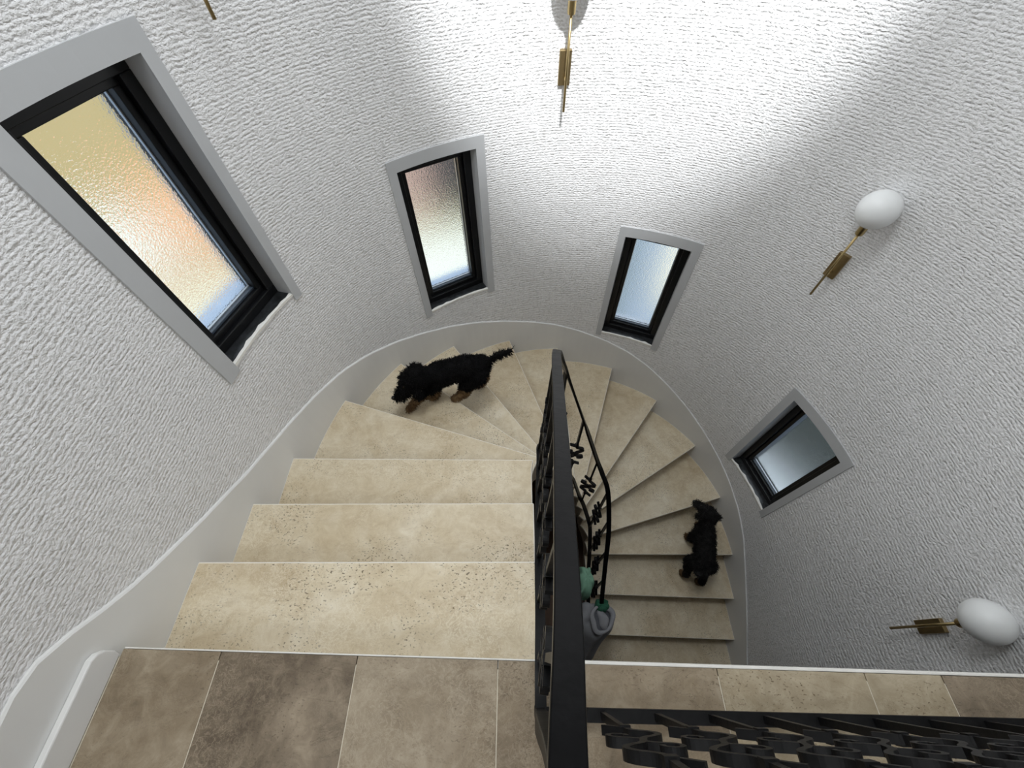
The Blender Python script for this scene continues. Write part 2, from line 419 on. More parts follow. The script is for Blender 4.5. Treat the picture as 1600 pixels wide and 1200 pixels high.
# ------------------------------------------------------------------ staircase
st = thing('staircase', 'winding staircase of pale travertine treads descending round an open well', 'staircase', (.31, .71, ZLOW))
def step_poly(k, fo=0.0, bk=.03, ni=6, no=10, trim_in=0.0):
    """plan polygon of step k from its front line (moved up by fo) to the line above (moved up by bk)"""
    def ratio(j, d):   # same distance scaled toward the narrow inner end
        return d * (.55 if 4 <= j <= 12 else 1.0)
    i1, o1 = SI[k] - ratio(k, fo), SO[k] - fo
    i0, o0 = SI[k - 1] - ratio(k - 1, bk), SO[k - 1] - bk
    return INN.seg(i0, i1, ni) + OUT.seg(o1, o0, no)
for k in range(1, 18):
    z = -k * RISE
    bm = bmesh.new(); prism(bm, step_poly(k), z - .03, z)
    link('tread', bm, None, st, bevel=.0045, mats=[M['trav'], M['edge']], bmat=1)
    # riser under this tread's nosing, set back a little
    a0, b0 = INN.at(SI[k] - (.011 if 4 <= k <= 12 else .02)), OUT.at(SO[k] - .02)
    d = (b0 - a0).normalized(); nrm = V((d.y, -d.x))
    if nrm.dot(OUT.at(SO[k] - .1) - b0) < 0: nrm = -nrm
    bm = bmesh.new(); prism(bm, [a0, b0, b0 + nrm * .012, a0 + nrm * .012], z - RISE, z - .0302)
    link('riser', bm, M['riser'], st)
bm = bmesh.new()                                     # riser under the landing nosing
prism(bm, [(.06, edge(.06) - .03), (-1.08, edge(-1.08) - .03), (-1.08, edge(-1.08) - .018), (.06, edge(.06) - .018)], -RISE, -.05)
link('riser', bm, M['riser'], st)
bm = bmesh.new()
for k in range(1, 18):
    poly = step_poly(k, .034, .034, 6, 10); z = -k * RISE
    zlo = [z + RISE - .27 + (-RISE) * i / 6 for i in range(7)] + [z - .27 + RISE * i / 10 for i in range(11)]
    zlo = [max(q, ZLOW + .001) for q in zlo]
    prism(bm, poly, zlo, z - .0305)
link('stair_core', bm, M['core'], st)

# ------------------------------------------------------------------ smooth skirting that climbs with the stairs
SK = [(-1.09, -2.15, .206), (-1.09, -.14, .206), (-1.09, -.026, .198), (-1.09, .122, .062), (-1.09, .336, -.087), (-1.088, .787, -.347), (-.948, 1.338, -.545), (-.764, 1.629, -.681), (-.488, 1.886, -.838), (-.049, 2.096, -1.01),
      (.453, 2.141, -1.165), (.973, 1.987, -1.36), (1.468, 1.557, -1.68), (1.678, 1.13, -1.88), (1.739, .639, -2.10), (1.739, -.017, -2.50), (1.739, -.5, -2.83), (1.739, -.8, -2.95)]
SKS = [(OUT.near(p[:2]), p[2]) for p in SK]
def sk_top(s):
    if s <= SKS[0][0]: return SKS[0][1]
    for i, ((a, za), (b, zb)) in enumerate(zip(SKS, SKS[1:])):
        if a <= s <= b:
            t = (s - a) / (b - a)
            zp = SKS[max(i - 1, 0)]; zn = SKS[min(i + 2, len(SKS) - 1)]
            m0 = (zb - zp[1]) / (b - zp[0]) * (b - a); m1 = (zn[1] - za) / (zn[0] - a) * (b - a)
            return (2 * t ** 3 - 3 * t * t + 1) * za + (t ** 3 - 2 * t * t + t) * m0 + (-2 * t ** 3 + 3 * t * t) * zb + (t ** 3 - t * t) * m1
    return SKS[-1][1]
POUT = Path(outer_pts(.022))
bm = bmesh.new(); n = 150; s0, s1 = SKS[0][0], SKS[-1][0]
import bisect
klist = sorted((SO[k], k) for k in SO)
rows_ = []
for i in range(n + 1):
    s = s0 + (s1 - s0) * i / n
    a = OUT.at(s); b = POUT.at(s * POUT.c[-1] / OUT.c[-1])
    # bottom follows well under the treads
    kk = sum(1 for q, _ in klist if q < s - .03)
    zt = sk_top(s) + .002 * math.sin(s * 9) + .0015 * math.sin(s * 31); zb = max(-kk * RISE - .3, ZLOW + .002) if s > SO[0] - .03 else -.002
    zb = min(zb, zt - .05)
    if s <= SO[0] - .03: zb = -.002
    rows_.append([bm.verts.new((*a, zb)), bm.verts.new((*a, zt - .004)), bm.verts.new((*(a.lerp(b, .3)), zt)), bm.verts.new((*b, zt)), bm.verts.new((*b, zb))])
for a, b in zip(rows_, rows_[1:]):
    for i in range(5): bm.faces.new((a[i], b[i], b[(i + 1) % 5], a[(i + 1) % 5]))
bm.faces.new(rows_[0]); bm.faces.new(rows_[-1][::-1])
tag(link('trim_1', bm, M['smooth'], smooth=False), 'smooth pale grey skirting band climbing the wall along the stairs', 'skirting', kind='structure')
# landing baseboard with a rounded front end
bm = bmesh.new()
prof = [(YB, 0), (-.004, 0), (.003, .02), (.003, .05), (-.004, .07), (-.02, .08), (YB, .08)]
a = [bm.verts.new((-1.0725, y, z)) for y, z in prof]; b = [bm.verts.new((-1.0905, y, z)) for y, z in prof]
bm.faces.new(a); bm.faces.new(b[::-1])
for i in range(len(prof)): bm.faces.new((a[i], b[i], b[(i + 1) % 7], a[(i + 1) % 7]))
tag(link('baseboard_left', bm, M['smooth'], bevel=.004), 'low white baseboard along the left edge of the landing tiles', 'baseboard', kind='structure')

# ------------------------------------------------------------------ windows
WLAB = ['tall black-framed frosted window glowing warm cream and orange at upper left',
        'narrow black-framed frosted window with grey top, second from the left',
        'narrow black-framed frosted window with blue-grey glass right of the handrail top',
        'lowest black-framed frosted window with dark grey glass beside the lower flight']
for wi, (a0, a1, z0, z1, oa0, oa1, ot) in enumerate(WIN):
    am = (a0 + a1) / 2
    pr, pl = wp(a0), wp(a1)                                  # lower angle is to the right seen from inside
    ax = V((*(pr - pl).normalized(), 0)); az = V((0, 0, 1)); ay = az.cross(ax)   # ay points outward
    if ay.dot(V((*wn(am), 0))) < 0: ay = -ay
    o = V((*pl, z0)); W = (pr - pl).length; Hh = z1 - z0
    win = bpy.data.objects.new('window_%d' % (wi + 1), None); COL.objects.link(win); win.location = o
    tag(win, WLAB[wi], 'window', kind='structure')
    # casing: a flat band that follows the curved wall, three sides
    bm = bmesh.new()
    NA = 8; zb = z0 - .035
    def strip(al, ah, zl, zh, na):
        al, ah = min(al, ah), max(al, ah)
        pa = [al + (ah - al) * i / na for i in range(na + 1)]
        fr = [[bm.verts.new((*wp(t, WR - .007), z)) for z in (zl, zh)] for t in pa]
        bk = [[bm.verts.new((*wp(t, WR + .006), z)) for z in (zl, zh)] for t in pa]
        for i in range(na):
            bm.faces.new((fr[i][0], fr[i + 1][0], fr[i + 1][1], fr[i][1])); bm.faces.new((bk[i][1], bk[i + 1][1], bk[i + 1][0], bk[i][0]))
            bm.faces.new((fr[i][1], fr[i + 1][1], bk[i + 1][1], bk[i][1])); bm.faces.new((fr[i + 1][0], fr[i][0], bk[i][0], bk[i + 1][0]))
        bm.faces.new((fr[0][0], fr[0][1], bk[0][1], bk[0][0])); bm.faces.new((fr[-1][1], fr[-1][0], bk[-1][0], bk[-1][1]))
    strip(oa0, oa1, z1, ot, NA); strip(oa0, a0, zb, z1, 2); strip(a1, oa1, zb, z1, 2)
    link('casing', bm, M['trimw'], win)
    # plaster reveals (top and two sides), 0.26 deep so they meet the outside
    D = .26
    bm = bmesh.new()
    arcp = [wp(a1 + (a0 - a1) * i / 8, WR - .004) for i in range(9)]
    back = [V((*(o + ax * x + ay * D).xy,)) for x in (W + .03, -.03)]
    prism(bm, arcp + back, z1, z1 + .02)
    obox(bm, o, ax, ay, az, (-.03, -.004, -.02), (0, D, Hh)); obox(bm, o, ax, ay, az, (W, -.004, -.02), (W + .03, D, Hh))
    link('reveal', bm, M['trimw'], win)
    bm = bmesh.new(); prism(bm, [wp(a1 + (a0 - a1) * i / 8, WR + .004) for i in range(9)] + [(o + ax * x + ay * .075).xy for x in (W, 0)], z0 - .03, z0)
    link('window_sill', bm, M['stone'], win, bevel=.003)
    # ragged white plaster lip along the front of the sill
    bm = bmesh.new(); nn = 14
    fr = []
    for i in range(nn + 1):
        t = a1 + (a0 - a1) * i / nn; d0, d1 = WR - .004 - .003 * random.random(), WR + .004 + .010 * random.random() ** 3
        A_, B_ = wp(t, d0), wp(t, d1)
        fr.append([bm.verts.new((*A_, z0 - .010)), bm.verts.new((*A_, z0 + .001)), bm.verts.new((*B_, z0 + .003)), bm.verts.new((*B_, z0 - .010))])
    for p, q in zip(fr, fr[1:]):
        for i in range(4): bm.faces.new((p[i], q[i], q[(i + 1) % 4], p[(i + 1) % 4]))
    bm.faces.new(fr[0]); bm.faces.new(fr[-1][::-1])
    link('plaster_lip', bm, M['white'], win)
    # outer frame bars, then a stepped inner sash
    fw = .040
    bm = bmesh.new()
    def ring(x, y0, y1, t):
        obox(bm, o, ax, ay, az, (x, y0, x), (W - x, y1, x + t)); obox(bm, o, ax, ay, az, (x, y0, Hh - x - t), (W - x, y1, Hh - x))
        obox(bm, o, ax, ay, az, (x, y0, x + t), (x + t, y1, Hh - x - t)); obox(bm, o, ax, ay, az, (W - x - t, y0, x + t), (W - x, y1, Hh - x - t))
    ring(0.0, .065, .15, fw); ring(fw, .085, .15, .024)
    link('window_frame', bm, M['frame'], win, bevel=.003)
    g = fw + .024
    bm = bmesh.new(); x = g
    obox(bm, o, ax, ay, az, (x, .100, x), (W - x, .128, x + .010))
    link('glazing_bead', bm, M['bead'], win, bevel=.002)
    bm = bmesh.new(); obox(bm, o, ax, ay, az, (x, .117, x + .010), (W - x, .128, x + .014)); obox(bm, o, ax, ay, az, (W - x - .004, .117, x + .014), (W - x, .128, Hh - x))
    link('spacer_bar', bm, M['spacer'], win)
    bm = bmesh.new(); obox(bm, o, ax, ay, az, (g - .006, .120, g - .004), (W - g + .006, .126, Hh - g + .004))
    link('glass_pane', bm, M['glass'], win)
    bm = bmesh.new()                                         # sloped outside sill
    sd_ = (.30, .26, .22, .155)[wi]; a = [(.13, .034), (sd_, .034 - (sd_ - .13) * .18), (sd_, -.02), (.13, -.0)]
    A = [bm.verts.new(o + ax * -.03 + ay * y + az * z) for y, z in a]; B = [bm.verts.new(o + ax * (W + .03) + ay * y + az * z) for y, z in a]
    bm.faces.new(A); bm.faces.new(B[::-1])
    for i in range(4): bm.faces.new((A[i], B[i], B[(i + 1) % 4], A[(i + 1) % 4]))
    link('outside_sill', bm, plain('outside_sill_%d' % wi, [srgb(196, 214, 236), srgb(196, 214, 236), srgb(214, 222, 232), srgb(236, 242, 242)][wi], .5, nscale=8, namt=.05), win)

# ------------------------------------------------------------------ the ground outside, seen only blurred through the frosted panes
def ground(name, pts, z, c, label, cat, namt=.12):
    bm = bmesh.new(); prism(bm, pts, z - .2, z)
    tag(link(name, bm, plain(name + '_surface', c, .9, nscale=1.2, namt=namt)), label, cat)
def sector(a0, a1, r0, r1, n=10):
    A = [math.radians(a0 + (a1 - a0) * i / n) for i in range(n + 1)]
    return [(r0 * math.cos(t), r0 * math.sin(t)) for t in A] + [(r1 * math.cos(t), r1 * math.sin(t)) for t in reversed(A)]
ZG = ZLOW - .2
bm = bmesh.new(); prism(bm, [(-40, -40), (40, -40), (40, 40), (-40, 40)], ZG - .4, ZG - .2)
tag(link('ground', bm, plain('grey_yard', srgb(178, 190, 204), .9, nscale=.4, namt=.08)), 'pale grey yard outside the stairwell', 'ground', kind='structure')
ground('paving', sector(118, 160, 3.2, 7.2), ZG, srgb(252, 238, 208), 'cream paving outside, blurred in the lower part of the tall left window', 'paving')
ground('tan_path', sector(118, 160, 7.22, 8.2), ZG, srgb(206, 168, 118), 'tan path outside, blurred in the middle of the tall left window', 'path')
ground('terrace', sector(118, 135.8, 8.22, 11.4), ZG, srgb(248, 184, 134), 'peach coloured terrace outside, blurred right of centre in the tall left window', 'terrace')
ground('white_slab', sector(136, 160, 8.22, 11.0), ZG, srgb(253, 242, 226), 'pale slab outside, blurred left of centre in the tall left window', 'paving')
ground('lawn', sector(118, 160, 11.45, 30.0), ZG, srgb(188, 164, 108), 'olive tan lawn outside, blurred at the top of the tall left window', 'lawn')
ground('gravel_path', sector(88, 117.5, 3.2, 6.6), ZG, srgb(253, 246, 226), 'cream gravel outside, blurred in the lower part of the second window from the left', 'path')
ground('grass_verge', sector(88, 117.5, 6.62, 7.1), ZG, srgb(186, 172, 124), 'olive verge outside, blurred in the middle of the second window from the left', 'verge')
ground('driveway', sector(84, 102.5, 7.12, 30), ZG, srgb(44, 42, 40), 'dark grey drive outside, blurred at the top right of the second window from the left', 'drive')
ground('brick_path', sector(102.7, 117.5, 7.12, 30), ZG, srgb(186, 152, 134), 'pinkish brown path outside, blurred at the top left of the second window from the left', 'path')
ground('cream_slab', sector(54, 66, 5.2, 12), ZG, srgb(250, 236, 210), 'cream slab outside, blurred at the top right of the third window from the left', 'paving')
ground('grey_strip', sector(71, 83.5, 4.2, 12), ZG, srgb(132, 142, 140), 'grey strip outside, blurred at the left of the third window from the left', 'path')
ground('white_kerb', sector(18, 52, 2.3, 3.5), ZG, srgb(240, 244, 244), 'white kerb outside, blurred at the foot of the lowest window', 'kerb')
ground('asphalt_yard', sector(18, 52, 3.52, 12), ZG, srgb(40, 47, 44), 'dark grey yard outside, blurred in the lowest window', 'yard')

# ------------------------------------------------------------------ wrought iron railings
HAND = catmull([(.030, -.115, .95), (.033, -.065, .917), (.044, .012, .862), (.051, .071, .817), (.06, .16, .75), (.074, .30, .645), (.092, .5, .495), (.125, .83, .24), (.169, .916, .048), (.232, .948, -.181),
                (.318, .96, -.475), (.363, .954, -.624), (.449, .918, -.893), (.49, .885, -1.0), (.536, .817, -1.124), (.549, .636, -1.298), (.55, .491, -1.517), (.55, .334, -1.746), (.55, .19, -1.93)], 6)
BOT = catmull([(.05, -.118, .055), (.052, -.035, .045), (.058, .095, -.01), (.063, .246, -.10), (.074, .445, -.235), (.093, .73, -.43), (.104, .85, -.53), (.165, .916, -.70), (.232, .948, -.93),
               (.338, .958, -1.231), (.37, .953, -1.333), (.423, .933, -1.536), (.468, .904, -1.662), (.524, .839, -1.845), (.545, .796, -1.953), (.556, .657, -2.17), (.556, .545, -2.30), (.556, .334, -2.45), (.556, .19, -2.56)], 6)
def plan_path(P):
    c = [0]
    for a, b in zip(P, P[1:]): c.append(c[-1] + (b.xy - a.xy).length)
    return c
HC = plan_path(HAND)
def on(P, C, s):
    i = max(0, min(bisect.bisect_right(C, s) - 1, len(P) - 2)); t = (s - C[i]) / max(1e-9, C[i + 1] - C[i]); return P[i].lerp(P[i + 1], t)
def nearest_xy(P, q):
    best = None
    for a, b in zip(P, P[1:]):
        d = (b - a).xy; t = max(0, min(1, (q.xy - a.xy).dot(d) / max(1e-9, d.dot(d)))); p = a.lerp(b, t); e = (p.xy - q.xy).length
        if best is None or e < best[0]: best = (e, p)
    return best[1]
WAVE = [(0, .165), (0, .125), (.008, .105), (.032, .088), (.042, .066), (.030, .044), (.006, .020), (-.006, -.020), (-.030, -.044), (-.042, -.066), (-.032, -.088), (-.008, -.105), (0, -.125), (0, -.165)]
CURL = [(.004, .010), (-.018, .022), (-.042, .030), (-.048, .048), (-.036, .060), (-.020, .054), (-.018, .042)]
def baluster(parent, p0, p1, tdir):
    """square rod that bends into a wave between two collars; curls, collars and leaf tips are its sub-parts"""
    up = p1 - p0; L = up.length; u = up.normalized()
    t = V(tdir); t = (t - u * t.dot(u)).normalized(); nrm = u.cross(t)
    c = p0 + u * (L * .43); k = min(1, L / .85)
    P = lambda s, h: c + t * s + u * (h * k)
    cv = [p0] + catmull([P(*q) for q in reversed(WAVE)], 4) + [p1]
    bm = bmesh.new(); sweep(bm, cv, .0155, .0115, side=nrm)
    b = link('baluster', bm, M['iron'], parent)
    for sg in (1, -1):
        bm = bmesh.new(); sweep(bm, catmull([P(sg * x, sg * y) for x, y in CURL], 4), .015, .009, side=nrm); sub(link('curl', bm, M['iron']), b)
        bm = bmesh.new(); sweep(bm, [P(0, sg * .132), P(0, sg * .150)], .021, .020, side=nrm); sub(link('collar', bm, M['iron']), b)
        bm = bmesh.new(); sweep(bm, [P(0, sg * .130), P(-sg * .016, sg * .143), P(-sg * .038, sg * .162)], .016, .009, side=nrm); sub(link('leaf_tip', bm, M['iron']), b)
    return b
def sub(o, parent):
    o.parent = parent; return o
sr = thing('stair_railing', 'black wrought iron railing with flat handrail following the stairs round the well', 'railing')
bm = bmesh.new(); sweep(bm, HAND, .028, .011); link('handrail', bm, M['ironrail'], sr, bevel=.0015)
bm = bmesh.new(); sweep(bm, BOT, .028, .010); link('bottom_rail', bm, M['iron'], sr)
s_hit = min(range(len(HAND)), key=lambda i: (HAND[i] - V((.318, .96, -.475))).length); sh = HC[s_hit]
s = sh - .137 * int((sh - .10) / .137)
while s < HC[-1] - .03:
    p1 = on(HAND, HC, s); p0 = nearest_xy(BOT, p1); a, b = on(HAND, HC, max(0, s - .02)), on(HAND, HC, s + .02)
    td = V((b.x - a.x, b.y - a.y, 0))
    baluster(sr, p0, p1, td); s += .137
bm = bmesh.new(); sweep(bm, [(.552, .185, -2.62), (.552, .185, -1.93)], .028, .028, side=(1, 0, 0)); link('newel_post', bm, M['iron'], sr)
# landing railing
lr = thing('landing_railing', 'black wrought iron railing with scrolled balusters along the landing edge', 'railing')
lrp = lambda x, z: V((x, -.1165 - .012 * x, z))
bm = bmesh.new(); sweep(bm, [lrp(.036, .05), lrp(.6, .05), lrp(1.72, .05)], .028, .012); link('bottom_rail', bm, M['iron'], lr)
bm = bmesh.new(); sweep(bm, [lrp(.018, .955), lrp(.6, .955), lrp(1.72, .955)], .034, .012); link('handrail', bm, M['ironrail'], lr)
for i in range(12):
    x = .197 + .127 * i
    baluster(lr, lrp(x, .054), lrp(x, .95), (-1, 0, 0))
bm = bmesh.new()
P = [(.049, -.117, .001), (.049, -.117, .05), (.049, -.117, .12), (.049, -.117, .22), (.048, -.117, .34), (.046, -.117, .46), (.042, -.117, .6), (.036, -.117, .78), (.031, -.117, .955)]
sweep(bm, P, .026, .026, side=(1, 0, 0), taper=[1, .95, 1.0, 1.4, 1.25, .95, .7, .8, .9])
link('newel_post', bm, M['iron'], lr, bevel=.003)
bm = bmesh.new(); sweep(bm, [(1.72, lrp(1.72, 0).y, .001), (1.72, lrp(1.72, 0).y, .95)], .026, .026, side=(1, 0, 0)); link('newel_post', bm, M['iron'], lr)
for x in (.6, 1.2):
    bm = bmesh.new(); sweep(bm, [lrp(x, .0005), lrp(x, .045)], .018, .018, side=(1, 0, 0)); link('rail_foot', bm, M['iron'], lr)

# ------------------------------------------------------------------ wall sconces
def sconce(ang_xy, zplate, label):
    p = V(ang_xy); rel = p - V((CX, CY))
    if p.y > CY: n = V((-rel.x / RX ** 2, -rel.y / RY ** 2)); n.normalize()
    else: n = V((-1, 0)) if rel.x > 0 else V((1, 0))
    n = V((*n, 0)); t = V((0, 0, 1)).cross(n); u = V((0, 0, 1)); o = V((*p, zplate))
    s = thing('wall_lamp', label, 'lamp', o, 'opal globe wall lamps')
    q = lambda a, b, c: o + t * a + n * b + u * c
    bm = bmesh.new(); obox(bm, o, t, n, u, (-.026, -.004, -.065), (.026, .016, .065)); link('wall_plate', bm, M['brassd'], s, bevel=.002)
    bm = bmesh.new(); tube(bm, [q(0, .012, -.03), q(0, .062, -.03)], .0055, 10); link('arm', bm, M['brass'], s, smooth=True)
    bm = bmesh.new(); tube(bm, [q(0, .062, -.152), q(0, .062, .195)], .0056, 10); link('rod', bm, M['brass'], s, smooth=True)
    bm = bmesh.new(); lathe(bm, q(0, .062, .19), (0, 0, 1), [(.006, 0), (.015, .003), (.0165, .01), (.0165, .045), (.021, .048), (.021, .053), (.012, .054)], 20); link('socket', bm, M['brass'], s, smooth=True, bevel=.0008)
    bm = bmesh.new(); bmesh.ops.create_uvsphere(bm, u_segments=40, v_segments=24, radius=.0745, matrix=Matrix.Translation(q(0, .062, .308)))
    link('globe', bm, M['opal'], s, smooth=True)
def on_wall(x, y): 
    a = math.degrees(math.atan2(y - CY, x - CX)); return wp(a)
sconce(on_wall(.205, 2.152), .570, 'brass wall lamp in the bright light pool at top centre')
sconce(on_wall(1.497, 1.533), -.012, 'white globe brass wall lamp right of the windows, middle of the wall')
sconce((XR, .112), -.738, 'white globe brass wall lamp at lower right above the landing edge')
sconce(on_wall(-.882, 1.479), 1.083, 'brass wall lamp at top left, only its rod tip showing')

# ------------------------------------------------------------------ dogs
def capsule_chain(bm, pts, rad, sub=5):
    """overlapping balls along a polyline, later fused into one skin"""
    for (a, ra), (b, rb) in zip(list(zip(pts, rad)), list(zip(pts[1:], rad[1:]))):
        a, b = V(a), V(b); n = max(2, int((b - a).length / (min(ra, rb) * .45)) + 1)
        for i in range(n + 1):
            t = i / n; r = ra + (rb - ra) * t
            bmesh.ops.create_icosphere(bm, subdivisions=2, radius=r, matrix=Matrix.Translation(a.lerp(b, t)))
def dog(label, J, tan_test, fur_mat, loc, seed, nfur, flen):
    """J: list of (points, radii) chains. One continuous fused body, fur tufts, nose and eyes as children."""
    rnd = random.Random(seed)
    bm = bmesh.new()
    for pts, rad in J['chains']: capsule_chain(bm, pts, rad)
    me = bpy.data.meshes.new('dog'); bm.to_mesh(me); bm.free()
    o = bpy.data.objects.new('dog_tmp', me); COL.objects.link(o)
    r = o.modifiers.new('r', 'REMESH'); r.mode = 'VOXEL'; r.voxel_size = .007
    sm = o.modifiers.new('s', 'SMOOTH'); sm.factor = .5; sm.iterations = 6
    dg = bpy.context.evaluated_depsgraph_get()
    me2 = bpy.data.meshes.new_from_object(o.evaluated_get(dg)); bpy.data.objects.remove(o)
    L = V(loc)
    for v in me2.vertices:
        d = noise.noise(v.co * 55) * .004 + noise.noise(v.co * 120) * .002
        v.co = v.co + v.normal * d
    me2.materials.clear(); me2.materials.append(fur_mat); me2.materials.append(M['tan_fur'])
    for p in me2.polygons:
        p.use_smooth = True
        p.material_index = 1 if tan_test(p.center) else 0
    # tufts
    tri = [(p.center.copy(), p.normal.copy(), p.area) for p in me2.polygons]
    tot = sum(t[2] for t in tri); cum = []; acc = 0
    for t in tri: acc += t[2]; cum.append(acc)
    fb = bmesh.new()
    for i in range(nfur):
        c, n, _ = tri[min(bisect.bisect(cum, rnd.random() * tot), len(tri) - 1)]
        if any(nm == 'eye' and (V(ps_) - c).length < .017 for nm, ps_, _r, _m in J['extras']): continue
        tail = V(J['flow']); n2 = (n + tail * .5 + V((rnd.uniform(-.5, .5), rnd.uniform(-.5, .5), rnd.uniform(-.6, .3)))).normalized()
        l = flen * rnd.uniform(.6, 1.25) * J['len'](c); sd = n2.orthogonal().normalized(); cu = V((rnd.uniform(-1, 1), rnd.uniform(-1, 1), rnd.uniform(-1.1, .3))) * l * .5
        w_ = .0021 * rnd.uniform(.7, 1.4)
        ps = [c - n * .003, c + n2 * l * .5, c + n2 * l * .85 + cu * .6, c + n2 * l + cu * 1.1]
        m_ = 1 if tan_test(c) else 0
        prev = None; u2 = n2.cross(sd)
        for j, q in enumerate(ps[:-1]):
            k = w_ * (1 - j * .22)
            ring_ = [fb.verts.new(q + (sd * math.cos(a) + u2 * math.sin(a)) * k) for a in (0, 2.094, 4.189)]
            if prev:
                for e in range(3): fb.faces.new((prev[e], prev[(e + 1) % 3], ring_[(e + 1) % 3], ring_[e])).material_index = m_
            prev = ring_
        tip = fb.verts.new(ps[-1])
        for e in range(3): fb.faces.new((prev[e], prev[(e + 1) % 3], tip)).material_index = m_
    for v in me2.vertices: v.co -= L
    for v in fb.verts: v.co -= L
    body = bpy.data.objects.new('dog', me2); COL.objects.link(body); body.location = L
    tag(body, label, 'dog')
    f = link('fur_coat', fb, None, None, mats=[fur_mat, M['tan_fur']]); f.parent = body; f['kind'] = 'stuff'
    for nm, pos, rr, mt in J['extras']:
        e = bmesh.new(); bmesh.ops.create_uvsphere(e, u_segments=12, v_segments=8, radius=rr, matrix=Matrix.Translation(V(pos) - L)); x = link(nm, e, mt, None, smooth=True); x.parent = body
    return body

# dog walking up the winders to the left, mid-stride; feet on treads 5 and 6
Z5, Z6 = -5 * RISE, -6 * RISE
d1 = dict(chains=[
    ([(-.240, 1.425, -.665), (-.31, 1.41, -.648), (-.39, 1.395, -.660), (-.465, 1.385, -.680)], [.070, .075, .074, .078]),           # trunk
    ([(-.465, 1.385, -.672), (-.525, 1.352, -.640), (-.575, 1.315, -.622)], [.066, .052, .050]),                                     # neck
    ([(-.583, 1.318, -.606), (-.618, 1.297, -.616)], [.067, .062]),                                                                  # skull
    ([(-.615, 1.290, -.640), (-.660, 1.255, -.668), (-.686, 1.238, -.684)], [.048, .041, .033]),                                     # muzzle
    ([(-.575, 1.268, -.620), (-.578, 1.243, -.660), (-.582, 1.236, -.705)], [.020, .024, .016]),                                     # near ear
    ([(-.590, 1.372, -.592), (-.612, 1.388, -.620), (-.622, 1.388, -.655)], [.020, .022, .014]),                                     # far ear
    ([(-.490, 1.345, -.710), (-.550, 1.310, -.770), (-.615, 1.275, -.795), (-.658, 1.250, -.848), (-.672, 1.244, -.853)], [.048, .032, .026, .024, .021]),   # near fore leg, lifted forward
    ([(-.480, 1.40, -.710), (-.505, 1.375, -.785), (-.512, 1.345, -.838), (-.520, 1.335, -.855), (-.540, 1.328, -.857)], [.046, .032, .025, .023, .020]),        # far fore leg
    ([(-.250, 1.385, -.690), (-.318, 1.36, -.755), (-.325, 1.345, -.805), (-.372, 1.330, -.848), (-.402, 1.322, -.856)], [.066, .048, .034, .027, .021]),       # near hind leg
    ([(-.225, 1.46, -.690), (-.255, 1.50, -.80), (-.215, 1.52, -.905), (-.255, 1.535, -1.025), (-.278, 1.532, -1.030)], [.060, .040, .026, .022, .019]),        # far hind leg, on the tread below
    ([(-.185, 1.43, -.62), (-.135, 1.44, -.585), (-.085, 1.435, -.55), (-.045, 1.425, -.515)], [.020, .017, .017, .013])],           # tail
    flow=(.55, .05, -.35), len=lambda c: (1.6 if c.x > -.17 else 1.5 if c.x < -.54 else 1.1) if c.z > -.77 else .8,
    extras=[('nose', (-.716, 1.222, -.684), .014, M['nose']), ('eye', (-.646, 1.254, -.612), .010, M['eye']), ('eye', (-.681, 1.305, -.600), .009, M['eye'])])
dog('small curly black dog with tan legs walking up the winder treads', d1,
    lambda c: (c.z < -.770 + .01 * math.sin(c.x * 90) and c.x > -.645) or c.z < -.80, M['black_fur'], (-.40, 1.39, Z5), 3, 9000, .012)
# second dog, climbing lower down beside the right wall; fore feet on tread 13, hind feet on tread 14
Z13, Z14 = -13 * RISE, -14 * RISE
d2 = dict(chains=[
    ([(1.405, .590, -2.085), (1.420, .66, -2.045), (1.435, .74, -2.03), (1.447, .81, -2.015)], [.072, .076, .076, .074]),
    ([(1.447, .81, -2.015), (1.460, .86, -1.96), (1.470, .905, -1.925)], [.064, .048, .050]),
    ([(1.470, .905, -1.920), (1.468, .925, -1.920)], [.060, .058]),
    ([(1.458, .94, -1.925), (1.425, .985, -1.935), (1.405, 1.005, -1.94)], [.042, .034, .026]),
    ([(1.412, .905, -1.905), (1.398, .905, -1.945), (1.394, .91, -1.975)], [.020, .021, .014]),
    ([(1.522, .90, -1.905), (1.545, .90, -1.945), (1.550, .905, -1.975)], [.020, .021, .014]),
    ([(1.405, .80, -2.06), (1.395, .79, -2.15), (1.392, .815, -2.22), (1.392, .822, -2.252), (1.392, .842, -2.255)], [.046, .030, .024, .021, .018]),
    ([(1.495, .83, -2.06), (1.50, .86, -2.15), (1.50, .90, -2.22), (1.50, .915, -2.252), (1.50, .935, -2.255)], [.046, .030, .024, .021, .018]),
    ([(1.365, .60, -2.11), (1.352, .625, -2.22), (1.352, .55, -2.33), (1.352, .572, -2.425), (1.352, .592, -2.430)], [.060, .042, .026, .022, .018]),
    ([(1.460, .585, -2.11), (1.466, .59, -2.22), (1.466, .495, -2.33), (1.466, .505, -2.425), (1.466, .525, -2.430)], [.060, .042, .026, .022, .018]),
    ([(1.395, .525, -2.06), (1.365, .495, -2.03), (1.33, .50, -2.01), (1.305, .515, -2.02)], [.022, .020, .020, .015])],
    flow=(-.05, -.35, -.2), len=lambda c: 1.0 if c.z > -2.22 else .5,
    extras=[('nose', (1.388, 1.022, -1.938), .013, M['nose']), ('eye', (1.418, .975, -1.905), .008, M['eye']), ('eye', (1.470, .99, -1.905), .008, M['eye'])])
dog('small dark shaggy dog climbing the shaded lower treads beside the right wall', d2, lambda c: c.z < -2.36 or (c.z < -2.19 and c.y > .7), M['grey_fur'], (1.43, .72, Z13), 5, 8000, .016)

